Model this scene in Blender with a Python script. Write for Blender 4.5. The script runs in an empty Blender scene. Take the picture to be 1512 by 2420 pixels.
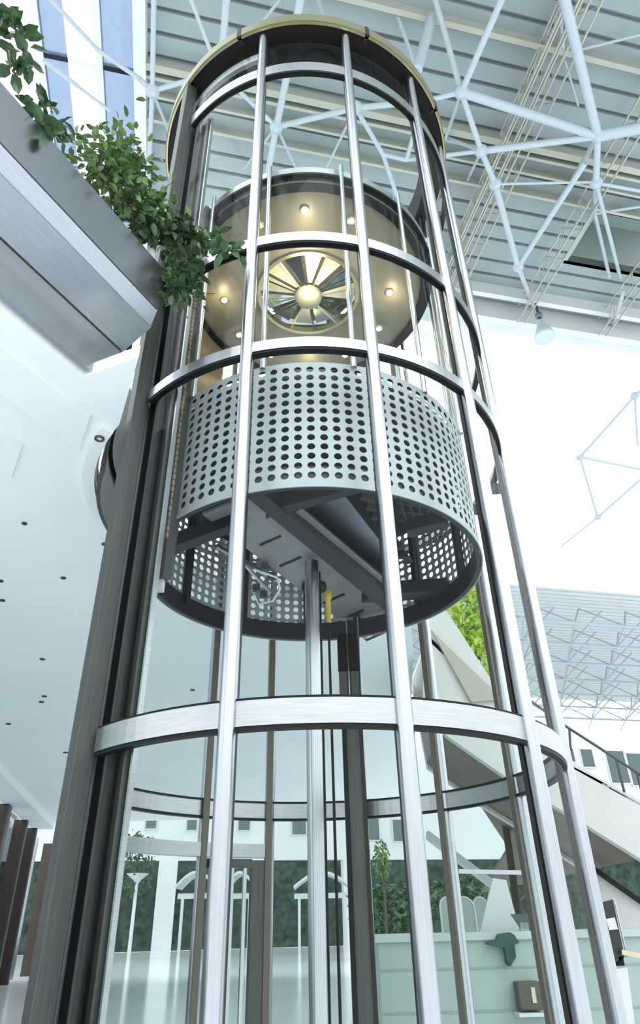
import bpy, bmesh, math, random
from mathutils import Vector, Matrix
random.seed(7)
sc = bpy.context.scene
COL = sc.collection
PI = math.pi

# ------------------------------------------------------------------ camera
FPX = 1565.1                      # focal length in pixels of the 1512x2420 frame
PITCH, ROLL, YAW = 0.5599, -0.0243, 0.0145
EYE = Vector((0, 0, 1.2))
_cp, _sp = math.cos(PITCH), math.sin(PITCH)
FWD = Vector((math.sin(YAW)*_cp, math.cos(YAW)*_cp, _sp))
_r = Vector((math.cos(YAW), -math.sin(YAW), 0))
_u = _r.cross(FWD)
RGT = _r*math.cos(ROLL) + _u*math.sin(ROLL)
UPV = -_r*math.sin(ROLL) + _u*math.cos(ROLL)
cam_d = bpy.data.cameras.new('camera')
cam_d.sensor_fit = 'VERTICAL'
cam_d.sensor_height = 36.0
cam_d.lens = 36.0*FPX/2420.0
cam_d.clip_start = 0.05
cam_d.clip_end = 500
cam = bpy.data.objects.new('camera', cam_d)
COL.objects.link(cam)
M3 = Matrix((RGT, UPV, -FWD)).transposed()
cam.matrix_world = Matrix.Translation(EYE) @ M3.to_4x4()
sc.camera = cam

# ------------------------------------------------------------------ world, exposure
sc.view_settings.view_transform = 'Standard'
sc.view_settings.look = 'None'
sc.view_settings.exposure = 0.55
sc.view_settings.gamma = 1.0
sc.view_settings.use_curve_mapping = False
sc.cycles.transparent_max_bounces = 32
sc.cycles.max_bounces = 10
SKY = 2.8
world = bpy.data.worlds.new('overcast_sky')
sc.world = world
world.use_nodes = True
wn = world.node_tree
# overcast sky: three times brighter overhead than at the horizon, ground below it raised to add light on the soffit
_tc = wn.nodes.new('ShaderNodeTexCoord'); _sx = wn.nodes.new('ShaderNodeSeparateXYZ')
_cr = wn.nodes.new('ShaderNodeValToRGB'); _mr = wn.nodes.new('ShaderNodeMapRange')
_mr.inputs['From Min'].default_value = -1; _mr.inputs['From Max'].default_value = 1
wn.links.new(_tc.outputs['Generated'], _sx.inputs[0]); wn.links.new(_sx.outputs['Z'], _mr.inputs['Value'])
wn.links.new(_mr.outputs['Result'], _cr.inputs['Fac']); wn.links.new(_cr.outputs['Color'], wn.nodes['Background'].inputs['Color'])
_e = _cr.color_ramp.elements
_e[0].position = 0.0; _e[0].color = (.27, .28, .28, 1)
_e[1].position = 1.0; _e[1].color = (.93, .975, 1.0, 1)
_a = _e.new(.49); _a.color = (.29, .30, .30, 1)
_b = _e.new(.515); _b.color = (.30, .325, .34, 1)
wn.nodes['Background'].inputs['Strength'].default_value = SKY

# ------------------------------------------------------------------ placing helpers
def ray(px, py):
    return (FWD*FPX + RGT*(px-756) + UPV*(1210-py)).normalized()
def atz(px, py, z):
    v = ray(px, py); return EYE + v*((z-EYE.z)/v.z)
def aty(px, py, y):
    v = ray(px, py); return EYE + v*(y/v.y)
def onplane(px, py, n, c):
    v = ray(px, py); return EYE + v*((c-EYE.dot(n))/v.dot(n))
def azd(deg): return math.radians(deg)
UD = Vector((math.sin(azd(78)), math.cos(azd(78)), 0))        # along the roof ribs
VD = Vector((-math.cos(azd(78)), math.sin(azd(78)), 0))       # across them, away from the camera
WD = Vector((math.sin(azd(27.8)), math.cos(azd(27.8)), 0))    # along the balcony edge
WN = Vector((math.cos(azd(27.8)), -math.sin(azd(27.8)), 0))
def uvz(u, v, z): return UD*u + VD*v + Vector((0, 0, z))
AX = Vector((0, 4.7114, 0))       # shaft axis
R = 1.6
def pol(a, r, z=0.0):             # azimuth in degrees, 0 = towards the camera, + = right
    t = azd(a); return Vector((r*math.sin(t), AX.y - r*math.cos(t), z))
def oncyl(px, py, r, far=False):
    v = ray(px, py); a = v.x**2+v.y**2; b = -2*v.y*AX.y; c = AX.y**2-r*r
    D = max(b*b-4*a*c, 0); t = (-b+(1 if far else -1)*math.sqrt(D))/(2*a)
    P = EYE+v*t
    return P, math.degrees(math.atan2(P.x, AX.y-P.y))

# ------------------------------------------------------------------ mesh helpers
class MB:
    def __init__(s): s.v = []; s.f = []; s.sm = []
    def add(s, vs, fs, smooth=False):
        o = len(s.v); s.v += [tuple(p) for p in vs]
        for f in fs: s.f.append([i+o for i in f]); s.sm.append(smooth)
    def hexa(s, b, t):
        s.add(list(b)+list(t), [(3,2,1,0),(4,5,6,7),(0,1,5,4),(1,2,6,5),(2,3,7,6),(3,0,4,7)])
    def box(s, c, ax, ay, az):      # centre and three half vectors
        c = Vector(c)
        b = [c-ax-ay-az, c+ax-ay-az, c+ax+ay-az, c-ax+ay-az]
        s.hexa(b, [p+2*az for p in b])
    def abox(s, x0, x1, y0, y1, z0, z1):
        s.hexa([(x0,y0,z0),(x1,y0,z0),(x1,y1,z0),(x0,y1,z0)], [(x0,y0,z1),(x1,y0,z1),(x1,y1,z1),(x0,y1,z1)])
    def uvbox(s, u0, u1, v0, v1, z0, z1):
        p = [(u0,v0),(u1,v0),(u1,v1),(u0,v1)]
        s.hexa([uvz(a,b,z0) for a,b in p], [uvz(a,b,z1) for a,b in p])
    def beam(s, p, q, w, h, up=Vector((0,0,1))):
        p = Vector(p); q = Vector(q); d = (q-p)
        x = d.cross(up)
        if x.length < 1e-6: x = d.cross(Vector((1,0,0)))
        x.normalize(); y = x.cross(d).normalized()
        s.box((p+q)/2, x*w/2, d/2, y*h/2)
    def tube(s, p, q, r, n=14, r2=None, cap=True):
        s.path([p, q], [r, r if r2 is None else r2], n, cap)
    def path(s, pts, rad, n=10, cap=True):
        pts = [Vector(p) for p in pts]
        if not isinstance(rad, (list, tuple)): rad = [rad]*len(pts)
        d0 = (pts[1]-pts[0]).normalized()
        ref = Vector((0,0,1)) if abs(d0.z) < .9 else Vector((1,0,0))
        x = d0.cross(ref).normalized(); vs = []; fs = []
        for i, p in enumerate(pts):
            d = (pts[min(i+1, len(pts)-1)]-pts[max(i-1, 0)]).normalized()
            x = (x-d*x.dot(d)).normalized(); y = d.cross(x)
            for k in range(n):
                t = 2*PI*k/n; vs.append(p+(x*math.cos(t)+y*math.sin(t))*rad[i])
        for i in range(len(pts)-1):
            for k in range(n):
                a = i*n+k; b = i*n+(k+1) % n; fs.append((a, b, b+n, a+n))
        s.add(vs, fs, True)
        if cap:
            m = len(vs); s.add(vs[:n], [tuple(range(n))[::-1]]); s.add(vs[m-n:], [tuple(range(n))])
    def arc(s, r0, r1, z0, z1, a0, a1, step=2.5, smooth=False):   # rectangular section swept about the shaft axis
        n = max(2, int(abs(a1-a0)/step)+1); full = abs(a1-a0) > 359.9
        vs = []; fs = []
        for i in range(n+(0 if full else 1)):
            a = a0+(a1-a0)*i/n
            vs += [pol(a,r0,z0), pol(a,r1,z0), pol(a,r1,z1), pol(a,r0,z1)]
        m = len(vs)//4
        for i in range(n):
            j = (i+1) % m
            for k in range(4):
                l = (k+1) % 4; fs.append((i*4+k, i*4+l, j*4+l, j*4+k))
        s.add(vs, fs, False)
        if not full:
            s.add(vs[:4], [(0,1,2,3)]); s.add(vs[-4:], [(3,2,1,0)])
    def sheet(s, r, z0, z1, a0, a1, step=2.0):
        n = max(2, int(abs(a1-a0)/step)+1); vs = []
        for i in range(n+1):
            a = a0+(a1-a0)*i/n; vs += [pol(a, r, z0), pol(a, r, z1)]
        s.add(vs, [(2*i, 2*i+2, 2*i+3, 2*i+1) for i in range(n)], True)
    def lathe(s, c, prof, n=20, axis=Vector((0,0,1)), cap=True):
        c = Vector(c); axis = axis.normalized()
        x = axis.cross(Vector((0,0,1)) if abs(axis.z) < .9 else Vector((1,0,0))).normalized(); y = axis.cross(x)
        vs = []
        for (r, h) in prof:
            for k in range(n):
                t = 2*PI*k/n; vs.append(c+axis*h+(x*math.cos(t)+y*math.sin(t))*r)
        fs = []
        for i in range(len(prof)-1):
            for k in range(n):
                a = i*n+k; b = i*n+(k+1) % n; fs.append((a, b, b+n, a+n))
        s.add(vs, fs, True)
        if cap:
            s.add(vs[:n], [tuple(range(n))[::-1]]); s.add(vs[-n:], [tuple(range(n))])
    def prism(s, poly, ext):          # planar polygon pushed along ext
        n = len(poly); b = [Vector(p) for p in poly]; t = [p+ext for p in b]
        s.add(b+t, [tuple(range(n))[::-1], tuple(range(n, 2*n))]+[(i, (i+1) % n, n+(i+1) % n, n+i) for i in range(n)])
    def build(s, name, mat, parent=None, bevel=0):
        me = bpy.data.meshes.new(name)
        me.from_pydata(s.v, [], s.f)
        bm = bmesh.new(); bm.from_mesh(me)
        bmesh.ops.recalc_face_normals(bm, faces=bm.faces)
        bm.to_mesh(me); bm.free()
        me.polygons.foreach_set('use_smooth', s.sm)
        me.materials.append(mat); me.update()
        o = bpy.data.objects.new(name, me); COL.objects.link(o)
        if parent is not None:
            o.parent = parent
            o.location = -abs_loc(parent)
        if bevel:
            m = o.modifiers.new('bevel', 'BEVEL'); m.width = bevel; m.segments = 2; m.limit_method = 'ANGLE'
        return o
def abs_loc(o):
    l = Vector(o.location)
    while o.parent is not None:
        o = o.parent; l = l+Vector(o.location)
    return l
def tag(o, label, cat, group=None, kind=None):
    o['label'] = label; o['category'] = cat
    if group: o['group'] = group
    if kind: o['kind'] = kind
    return o
def thing(name, label, cat, loc=(0,0,0), group=None):
    o = bpy.data.objects.new(name, None); o.empty_display_size = .1
    COL.objects.link(o); o.location = loc
    return tag(o, label, cat, group)
def struct(o, label=None, cat=None):
    o['kind'] = 'structure'
    if label: o['label'] = label; o['category'] = cat
    return o
def copy_tree(o, parent=None):
    c = o.copy(); COL.objects.link(c)
    if parent is not None: c.parent = parent
    for ch in list(o.children): copy_tree(ch, c)
    return c

# ------------------------------------------------------------------ materials
def mat(name, color, rough=.5, metal=0.0, **kw):
    m = bpy.data.materials.new(name); m.use_nodes = True
    b = m.node_tree.nodes['Principled BSDF']
    b.inputs['Base Color'].default_value = (*color, 1)
    b.inputs['Roughness'].default_value = rough
    b.inputs['Metallic'].default_value = metal
    for k, v in kw.items(): b.inputs[k].default_value = v
    return m
def mottled(name, c0, c1, scale=4, rough=.5, metal=0.0, stretch=None, detail=6, bump=0.0):
    m = mat(name, c0, rough, metal); nt = m.node_tree; b = nt.nodes['Principled BSDF']
    tc = nt.nodes.new('ShaderNodeTexCoord'); mp = nt.nodes.new('ShaderNodeMapping')
    nz = nt.nodes.new('ShaderNodeTexNoise'); rp = nt.nodes.new('ShaderNodeValToRGB')
    if stretch: mp.inputs['Scale'].default_value = stretch
    nz.inputs['Scale'].default_value = scale; nz.inputs['Detail'].default_value = detail
    rp.color_ramp.elements[0].position = .35; rp.color_ramp.elements[0].color = (*c0, 1)
    rp.color_ramp.elements[1].position = .65; rp.color_ramp.elements[1].color = (*c1, 1)
    L = nt.links.new
    L(tc.outputs['Object'], mp.inputs['Vector']); L(mp.outputs['Vector'], nz.inputs['Vector'])
    L(nz.outputs['Fac'], rp.inputs['Fac']); L(rp.outputs['Color'], b.inputs['Base Color'])
    if bump:
        bp = nt.nodes.new('ShaderNodeBump'); bp.inputs['Strength'].default_value = bump
        L(nz.outputs['Fac'], bp.inputs['Height']); L(bp.outputs['Normal'], b.inputs['Normal'])
    return m
def glassmat(name, tint=(.93,.975,.965), refl=1.0, rough=0.0):
    m = bpy.data.materials.new(name); m.use_nodes = True; nt = m.node_tree
    for n in list(nt.nodes): nt.nodes.remove(n)
    out = nt.nodes.new('ShaderNodeOutputMaterial'); mix = nt.nodes.new('ShaderNodeMixShader')
    tr = nt.nodes.new('ShaderNodeBsdfTransparent'); gl = nt.nodes.new('ShaderNodeBsdfGlossy')
    fr = nt.nodes.new('ShaderNodeLayerWeight'); pw = nt.nodes.new('ShaderNodeMath'); mu = nt.nodes.new('ShaderNodeMath')
    fr.inputs['Blend'].default_value = .5; pw.operation = 'POWER'; pw.inputs[1].default_value = 5
    mu.operation = 'MULTIPLY_ADD'; mu.inputs[1].default_value = .9*refl; mu.inputs[2].default_value = .035*refl
    tr.inputs['Color'].default_value = (*tint, 1); gl.inputs['Roughness'].default_value = rough
    L = nt.links.new
    L(fr.outputs['Facing'], pw.inputs[0]); L(pw.outputs[0], mu.inputs[0]); L(mu.outputs[0], mix.inputs[0]); L(tr.outputs[0], mix.inputs[1])
    L(gl.outputs[0], mix.inputs[2]); L(mix.outputs[0], out.inputs['Surface'])
    return m
def skymat(name):                    # milky roof glazing: lets the sky through
    m = bpy.data.materials.new(name); m.use_nodes = True; nt = m.node_tree
    for n in list(nt.nodes): nt.nodes.remove(n)
    out = nt.nodes.new('ShaderNodeOutputMaterial'); mix = nt.nodes.new('ShaderNodeMixShader')
    tr = nt.nodes.new('ShaderNodeBsdfTransparent'); tl = nt.nodes.new('ShaderNodeBsdfTranslucent')
    tr.inputs['Color'].default_value = (.97, .98, 1, 1); tl.inputs['Color'].default_value = (.95, .96, .96, 1)
    mix.inputs[0].default_value = .25
    L = nt.links.new
    L(tr.outputs[0], mix.inputs[1]); L(tl.outputs[0], mix.inputs[2]); L(mix.outputs[0], out.inputs['Surface'])
    return m
def emat(name, color, strength):
    m = mat(name, color, .4); b = m.node_tree.nodes['Principled BSDF']
    b.inputs['Emission Color'].default_value = (*color, 1); b.inputs['Emission Strength'].default_value = strength
    return m
STEEL = mottled('brushed_steel', (.47,.49,.52), (.53,.55,.58), 3, .27, 1.0, (60,60,1.5))
STEELB = mottled('brushed_steel_band', (.42,.44,.45), (.50,.52,.53), 3, .3, 1.0, (2,2,60))
STEELF = mottled('brushed_steel_fascia', (.38,.40,.43), (.43,.45,.48), 4, .27, 1.0, (1.5,1.5,80))
STEELD = mottled('dull_grey_steel', (.08,.088,.083), (.105,.112,.105), 3, .5, .6, (30,30,1))
BRONZE = mat('dark_bronze', (.022,.018,.016), .4, 0, **{'Specular IOR Level': .3})
DARK = mat('dark_rubber', (.010,.010,.010), .5, 0, **{'Specular IOR Level': .2})
BLACK = mat('black_profile', (.008,.008,.009), .45, 0, **{'Specular IOR Level': .2})
GOLD = mottled('brass_lip', (.55,.47,.28), (.62,.56,.38), 6, .3, .9)
REARB = mat('rear_mullion_shade_brown', (.13,.115,.095), .5, .2)
CAPB = mat('cap_black', (.010,.008,.008), .45, 0, **{'Specular IOR Level': .25})
OLIVE = mat('olive_rim', (.24,.24,.14), .35, .5)
GLASS = glassmat('clear_glass', (.955,.985,.972), .22)
CABGLASS = glassmat('cab_glass', (.95,.96,.93), .35)
DARKGLASS = glassmat('tinted_glass', (.62,.66,.66), 1.0)
SKYGLASS = skymat('milky_roof_glazing')
BLUEGLASS = glassmat('pale_blue_roof_glazing', (.39,.44,.51), .3)
WHITEP = mottled('white_paint', (.64,.67,.68), (.69,.71,.72), 1.2, .55)
SOFFIT = mottled('white_plaster', (.86,.88,.89), (.90,.915,.92), .5, .6)
SKIRT = mat('perforated_white_steel', (.38,.41,.42), .42, .25)
DECK = mottled('grey_roof_deck', (.28,.33,.335), (.32,.37,.375), .6, .6)
STRUT = mat('white_tube_paint', (.44,.50,.54), .45)
CREAM = mat('cream_beam_paint', (.42,.43,.37), .5)
UNDER = mottled('grey_underframe_sheet', (.22,.22,.225), (.27,.265,.27), 5, .45, .3)
UNDERD = mat('dark_underframe_paint', (.016,.017,.02), .5)
BEIGE = mottled('beige_ceiling_panel', (.20,.185,.14), (.25,.23,.175), 2, .35)
FLOORM = mottled('polished_pale_floor', (.74,.79,.82), (.80,.84,.86), .25, .14)
LEAF = mottled('leaf_green', (.03,.075,.028), (.07,.14,.05), 9, .5)
LEAF2 = mottled('light_leaf_green', (.06,.13,.035), (.14,.24,.07), 9, .5)
LIME = mottled('lime_leaf', (.25,.42,.03), (.5,.62,.08), 9, .5)
STEM = mat('stem_brown', (.06,.05,.03), .7)
BROWN = mottled('dark_brown_frame', (.045,.032,.026), (.07,.05,.04), 4, .4, .2, (20,20,1))
YELLOW = mat('yellow_fitting', (.62,.42,.06), .45)
COUNTER = mottled('pale_green_counter', (.36,.45,.425), (.40,.48,.455), 1.5, .35)
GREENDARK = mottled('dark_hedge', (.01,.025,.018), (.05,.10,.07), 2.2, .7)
BULB = emat('warm_bulb', (1.0,.82,.5), 30)

# ------------------------------------------------------------------ setting: floor, walls, roof
ZR = 17.5                         # roof deck height above the floor
VS0, VS1 = 12.5, 29.6             # big skylight between these
US0 = -2.07                       # right edge of the left skylight
VF = 56.2                         # far wall
m = MB(); m.uvbox(-24, 60, -14, VF+.3, -.2, 0); struct(m.build('floor', FLOORM))

# corrugated deck: trapezoid ribs running along u, built as one profile swept along u
def deck(name, u0, u1, v0, v1, pitch=.46, material=None):
    b = MB(); v = v0; prof = []
    while v < v1-1e-6:
        e = min(v+pitch, v1)
        prof += [(v, ZR), (min(v+pitch*.80, e), ZR), (min(v+pitch*.84, e), ZR+.13), (min(v+pitch*.96, e), ZR+.13)]
        v = e
    prof.append((v1, ZR)); prof += [(v1, ZR+.3), (v0, ZR+.3)]
    n = len(prof); vs = [uvz(u0, a, z) for a, z in prof]+[uvz(u1, a, z) for a, z in prof]
    b.add(vs, [(i, (i+1) % n, n+(i+1) % n, n+i) for i in range(n)])
    return struct(b.build(name, material or DECK))
# the dark roof well at upper right
W = [atz(*p, ZR) for p in ((1405,500),(1333,615))]
wu0 = W[1].dot(UD); wv0, wv1 = W[0].dot(VD), W[1].dot(VD)
deck('ceiling', US0, 18, -3, wv0)
deck('ceiling', US0, wu0, wv0, wv1)
deck('ceiling', wu0+5.6, 18, wv0, wv1)
deck('ceiling', US0, 18, wv1, VS0)
deck('ceiling', -24, 46, VS1, 51.5, .46, WHITEP)  # far bay's hazy brightness put into a whiter deck colour
m = MB()
for a in ((wu0,wu0+.1,wv0,wv1),(wu0+5.5,wu0+5.6,wv0,wv1),(wu0,wu0+5.6,wv0-.1,wv0),(wu0,wu0+5.6,wv1,wv1+.1)): m.uvbox(*a, ZR, ZR+2.2)
m.uvbox(wu0, wu0+3.6, wv0, wv1, ZR+2.2, ZR+2.3)
struct(m.build('trim_1', mat('roof_well_grey', (.40,.46,.44), .7)))
m = MB(); m.uvbox(wu0+3.6, wu0+5.6, wv0, wv1, ZR+2.2, ZR+2.22); struct(m.build('window_16', SKYGLASS))

# far wall with openings shown as windows set into it
WALLW = mottled('far_wall_white', (.82,.84,.83), (.88,.89,.88), .3, .6)
m = MB(); m.uvbox(-24, 60, VF, VF+.4, 5.6, ZR+.3); struct(m.build('wall_back', WALLW))
def farpt(px, py, off=0.0): return onplane(px, py, VD, VF-off)
nwin = [0]
def far_window(x0, y0, x1, y1, material):
    nwin[0] += 1
    a = farpt(x0, y1); c = farpt(x1, y0)
    u0, u1, z0, z1 = a.dot(UD), c.dot(UD), a.z, c.z
    b = MB(); b.uvbox(u0, u1, VF-.06, VF+.1, z0, z1); o = struct(b.build('window_%d' % nwin[0], material))
    f = MB()
    for q in ((u0-.12,u0,z0-.12,z1+.12),(u1,u1+.12,z0-.12,z1+.12),(u0,u1,z1,z1+.12),(u0,u1,z0-.12,z0)):
        f.uvbox(q[0], q[1], VF-.1, VF, q[2], q[3])
    f.build('window_frame', WHITEP, o)
WIN = mat('far_window_glass', (.13,.17,.17), .15)
for q in ((344,1918,372,1958),(441,1924,466,1962),(563,1934,590,1962),(690,1936,722,1972),(870,1935,893,1985),(930,1938,950,1988),
          (1378,1772,1396,1812),(1446,1776,1470,1850),(1496,1782,1520,1856),(1338,1770,1352,1800)):
    far_window(*q, WIN)

# ground floor of the far wall: white piers with dark glazing behind them
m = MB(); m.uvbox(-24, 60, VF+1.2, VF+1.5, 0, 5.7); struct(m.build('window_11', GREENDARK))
pier_px = [(366,412),(505,530),(812,830),(256,268)]
for k, (xa, xb) in enumerate(pier_px):
    a = farpt(xa, 2140); c = farpt(xb, 2140)
    b = MB(); b.uvbox(a.dot(UD), c.dot(UD), VF-.3, VF+.5, 0, 5.59)
    tag(b.build('white_pier', WALLW), ['broad white pier standing before the dark far glazing, left of the twin white canopy posts',
        'white pier hidden partly behind the front left shaft post', 'narrow white pier just left of the dark guide mast',
        'slim white pier at the far left end, behind the planter stand'][k], 'pier', 'piers of the far ground floor')

# glazed roof strip on the left and the great skylight: panes and bars
def skylight(name, u0, u1, v0, v1, us, vs_, barw, pane=None):
    b = MB(); b.uvbox(u0, u1, v0, v1, ZR+.05, ZR+.07); o = struct(b.build(name, pane or SKYGLASS))
    f = MB()
    for u in us: f.uvbox(u-barw/2, u+barw/2, v0, v1, ZR-.08, ZR+.12)
    for v in vs_: f.uvbox(u0, u1, v-barw/3, v+barw/3, ZR-.02, ZR+.12)
    f.build('glazing_bars', WHITEP, o)
skylight('window_12', -24, US0, -3, VS0, [-2.95, -4.2, -5.4, -6.6, -7.8, -9], [2, 5, 8, 11], .16)
for k, (u0, u1) in enumerate(((-2.9, US0-.05), (-4.15, -3.62))):
    b = MB(); b.uvbox(u0, u1, -3, VS0-.2, ZR-.03, ZR-.02); struct(b.build('window_%d' % (17+k), BLUEGLASS))
skylight('window_13', -24, 60, VS0+.8, VS1-.5, [-6+2.4*i for i in range(20)], [VS0+1.6+1.5*i for i in range(11)], .035)
skylight('window_15', -24, 60, 51.5, VF+.3, [-20+4*i for i in range(20)], [53, 54.6], .2)
m = MB()
m.uvbox(-24, 60, VS0-.1, VS0+.15, ZR-.75, ZR+.25); m.uvbox(-24, 60, VS0-.7, VS0-.55, ZR-.45, ZR+.1)
m.uvbox(-24, 60, VS0+.55, VS0+.8, ZR-.3, ZR+.25)
struct(m.build('trim_2', WHITEP))
m = MB(); m.uvbox(-24, 60, VS1-.5, VS1-.3, ZR-1.0, ZR+.25); m.uvbox(-24, 60, VS1+.5, VS1+.65, ZR-.7, ZR+.1)
struct(m.build('trim_3', WHITEP))
m = MB(); m.uvbox(US0-.1, US0+.16, -3, VS0, ZR-.35, ZR+.3); struct(m.build('trim_4', WHITEP))

# mezzanine slab (soffit) behind and left of the shaft, with a round cut for the shaft
ZS = 4.2
ring_pts = [Vector((-1.05, 2.95, 0))]+[pol(a, 1.74) for a in range(-50, -206, -6)]
edge_far = [Vector((-1.24, 3.49, 0))-WD*5.4, Vector((-1.24, 3.49, 0))-WD*.42]
poly = [Vector((p.x, p.y, ZS)) for p in edge_far+ring_pts]
poly += [Vector((1.05, 6.6, ZS)), Vector((1.3, 8.4, ZS)), Vector((2.9, 23.4, ZS))]
poly += [uvz(-3.95, 24.5, ZS)]
m = MB(); m.prism(poly, Vector((0,0,.1))); struct(m.build('ceiling', SOFFIT))
m = MB(); m.uvbox(-4.0, -3.35, -.6, 24.5, ZS-.18, ZS); struct(m.build('trim_5', SOFFIT))
# shallow steps of the soffit beside the balcony edge
for k, (c0, c1, dz) in enumerate(((-2.95,-3.3,.02),(-3.6,-4.0,.018))):
    p = [Vector((-1.25, 3.35, ZS-dz))-WD*s+WN*(c+2.667) for s, c in ((8,c0),(.0,c0),(-.25,c1),(8,c1))]
    m = MB(); m.prism(p, Vector((0,0,dz))); struct(m.build('trim_%d' % (6+k), SOFFIT))
m = MB(); m.arc(1.75, 1.84, ZS-.04, ZS, -52, -200); struct(m.build('trim_8', SOFFIT))

# left wall under the mezzanine: dark glazing between brown columns
m = MB(); m.uvbox(-4.32, -4.28, 4, 26, 0, ZS); struct(m.build('window_14', DARKGLASS))
m = MB(); m.uvbox(-4.9, -4.75, 2, 26, 0, .9)
struct(m.build('wall_left', mat('dark_outside_wall', (.05,.06,.06), .6)))
def onleft(px, py): return onplane(px, py, UD, -4.0)
for k, (px, w) in enumerate(((-22,.28),(30,.19),(57,.19),(107,.22))):
    P = onleft(px, 2060); v = P.dot(VD)
    b = MB(); b.uvbox(-4.2, -3.86, v-w*.9, v+w*.9, 0, ZS-.18)
    t = tag(b.build('glazing_column', BROWN), ['dark brown glazing column cut by the left edge of the photo', 'dark brown glazing column under the white soffit, second from the left edge',
        'dark brown glazing column under the white soffit, third from the left edge', 'widest dark brown glazing column, just left of the shaft door jamb'][k], 'column', 'columns of the left glazing')
    bb = MB(); bb.uvbox(-3.87, -3.83, v-w*.95, v-w*.75, 0, ZS-.18); bb.build('edge_strip', STEELD, t)
for k, px in enumerate((8, 44, 76, 88)):
    P = onleft(px, 2060); v = P.dot(VD)
    b = MB(); b.uvbox(-4.25, -4.15, v-.05, v+.05, 0, ZS-.18)
    tag(b.build('mullion', STEEL), ['slim steel mullion nearest the left edge of the photo', 'slim steel mullion between the second and third brown columns',
        'left of two slim steel mullions beside the widest brown column', 'right of two slim steel mullions beside the widest brown column'][k], 'mullion', 'mullions of the left glazing')

# ------------------------------------------------------------------ the shaft
shaft = thing('elevator_shaft', 'tall round glass elevator shaft of steel tubes and ring bands in the atrium', 'elevator shaft', AX)
POSTS = [-15, 15.2, 44.7, 75.5, 110, 138.5, 165.5, -165.2, -144.3]
ZT = 8.96
for a in POSTS:
    b = MB(); b.tube(pol(a, R, 0), pol(a, R, ZT), .043, 20); p = b.build('post', STEEL, shaft)
    t = azd(a); rad = Vector((math.sin(t), -math.cos(t), 0)); tan = Vector((math.cos(t), math.sin(t), 0))
    if abs(a) < 90: b = MB(); b.box(pol(a, 1.548, ZT/2), tan*.03, rad*.012, Vector((0,0,ZT/2))); b.build('mullion', BRONZE, p)
    else: b = MB(); b.box(pol(a, 1.545, ZT/2)+tan*.016, tan*.026, rad*.012, Vector((0,0,ZT/2))); b.build('mullion', REARB, p)  # brown rear mullion shifted sideways, painting in the post's shaded left side
RINGS = [(2.0, 2.12), (4.437, 4.525), (5.548, 5.65), (8.125, 8.28)]
A0, A1 = -52, -458+200+ -7      # bands run from the front jamb round the front and back to the rear jamb
for i, (z0, z1) in enumerate(RINGS):
    b = MB(); b.arc(R-.03, R+.004, z0, z1, -46.5, 243); g = b.build('ring_band', STEELB, shaft)
    b = MB(); b.arc(R-.05, R-.002, z0-.018, z0, -46.5, 243)
    if i == 0: b.arc(R-.045, R-.004, z1, z1+.014, -46.5, 243)
    b.build('gasket', DARK, g)
levels = [.02]+[z for r_ in RINGS for z in r_]+[ZT]
zs = [(.02, 2.0), (2.134, 4.42), (4.525, 5.53), (5.65, 8.1), (8.28, 8.9)]
ang = sorted([-52]+[a if a > -60 else a+360 for a in POSTS]+[243])
for z0, z1 in zs:
    for i in range(len(ang)-1):
        b = MB(); b.sheet(R-.022, z0, z1, ang[i]+.6, ang[i+1]-.6, 3.0); b.build('glass_pane', GLASS, shaft)
# cap ring
b = MB(); b.arc(1.40, 1.66, 8.95, 9.1, -180, 180); cap = b.build('cap_ring', CAPB, shaft)
b = MB(); b.arc(1.66, 1.675, 8.93, 8.95, -180, 180); b.build('lip', GOLD, cap)
b = MB(); b.arc(1.655, 1.69, 8.95, 9.09, -180, 180); b.build('rim', OLIVE, cap)
b = MB(); b.arc(1.52, 1.56, 8.60, 8.72, -60, -16); b.build('light_rail', STEEL, cap)
b = MB(); b.arc(1.40, 1.43, 8.72, 8.95, -180, 180); b.build('inner_lip', CAPB, cap)
for a in (-24, 22, 60):
    b = MB(); b.arc(1.60, 1.696, 8.93, 9.10, a, a+1.4); b.build('joint_plate', BRONZE, cap)
# front jamb of the landing door (left) and the pack of door profiles behind it
P, a_j = oncyl(222, 1600, 1.63)
t = azd(a_j); rad = Vector((math.sin(t), -math.cos(t), 0)); tan = Vector((math.cos(t), math.sin(t), 0))
JC = pol(a_j, 1.63)
b = MB(); b.box(JC+Vector((0,0,4.47)), tan*.05, rad*.054, Vector((0,0,4.47))); jm = b.build('door_jamb', STEELD, shaft, .004)
b = MB(); b.box(JC+tan*.03-rad*.062+Vector((0,0,4.47)), tan*.02, rad*.008, Vector((0,0,4.47))); b.build('edge_strip', STEEL, jm)
b = MB(); b.box(JC-rad*.09+Vector((0,0,4.47)), tan*.035, rad*.02, Vector((0,0,4.47))); b.build('door_channel', BLACK, shaft)
for (x0, x1, r_, mt, nm) in ((257,276,1.53,BLACK,'door_track'),(276,282,1.555,STEELD,'door_trim'),(282,296,1.50,STEELB,'door_panel'),(296,301,1.53,BLACK,'door_track'),(301,318,1.51,BRONZE,'door_track'),
                         (318,323,1.535,STEELD,'door_trim'),(323,333,1.51,BLACK,'door_track'),(333,337,1.52,STEELB,'door_trim')):
    b_a, b_b = oncyl(x0, 1600, r_)[1], oncyl(x1, 1600, r_)[1]
    b = MB(); b.arc(r_-.03, r_, .0, 8.08, b_a, b_b, 6); b.build(nm, mt, shaft)
# curved dark surround of the landing opening
b = MB(); b.arc(1.69, 1.72, ZS-.15, ZS+.3, -63, -112, 3); ls = b.build('landing_surround', STEELD, shaft)
b = MB(); b.arc(1.66, 1.70, ZS+.3, 5.45, -63, -112, 3); b.build('dark_lining', BLACK, ls)
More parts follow.
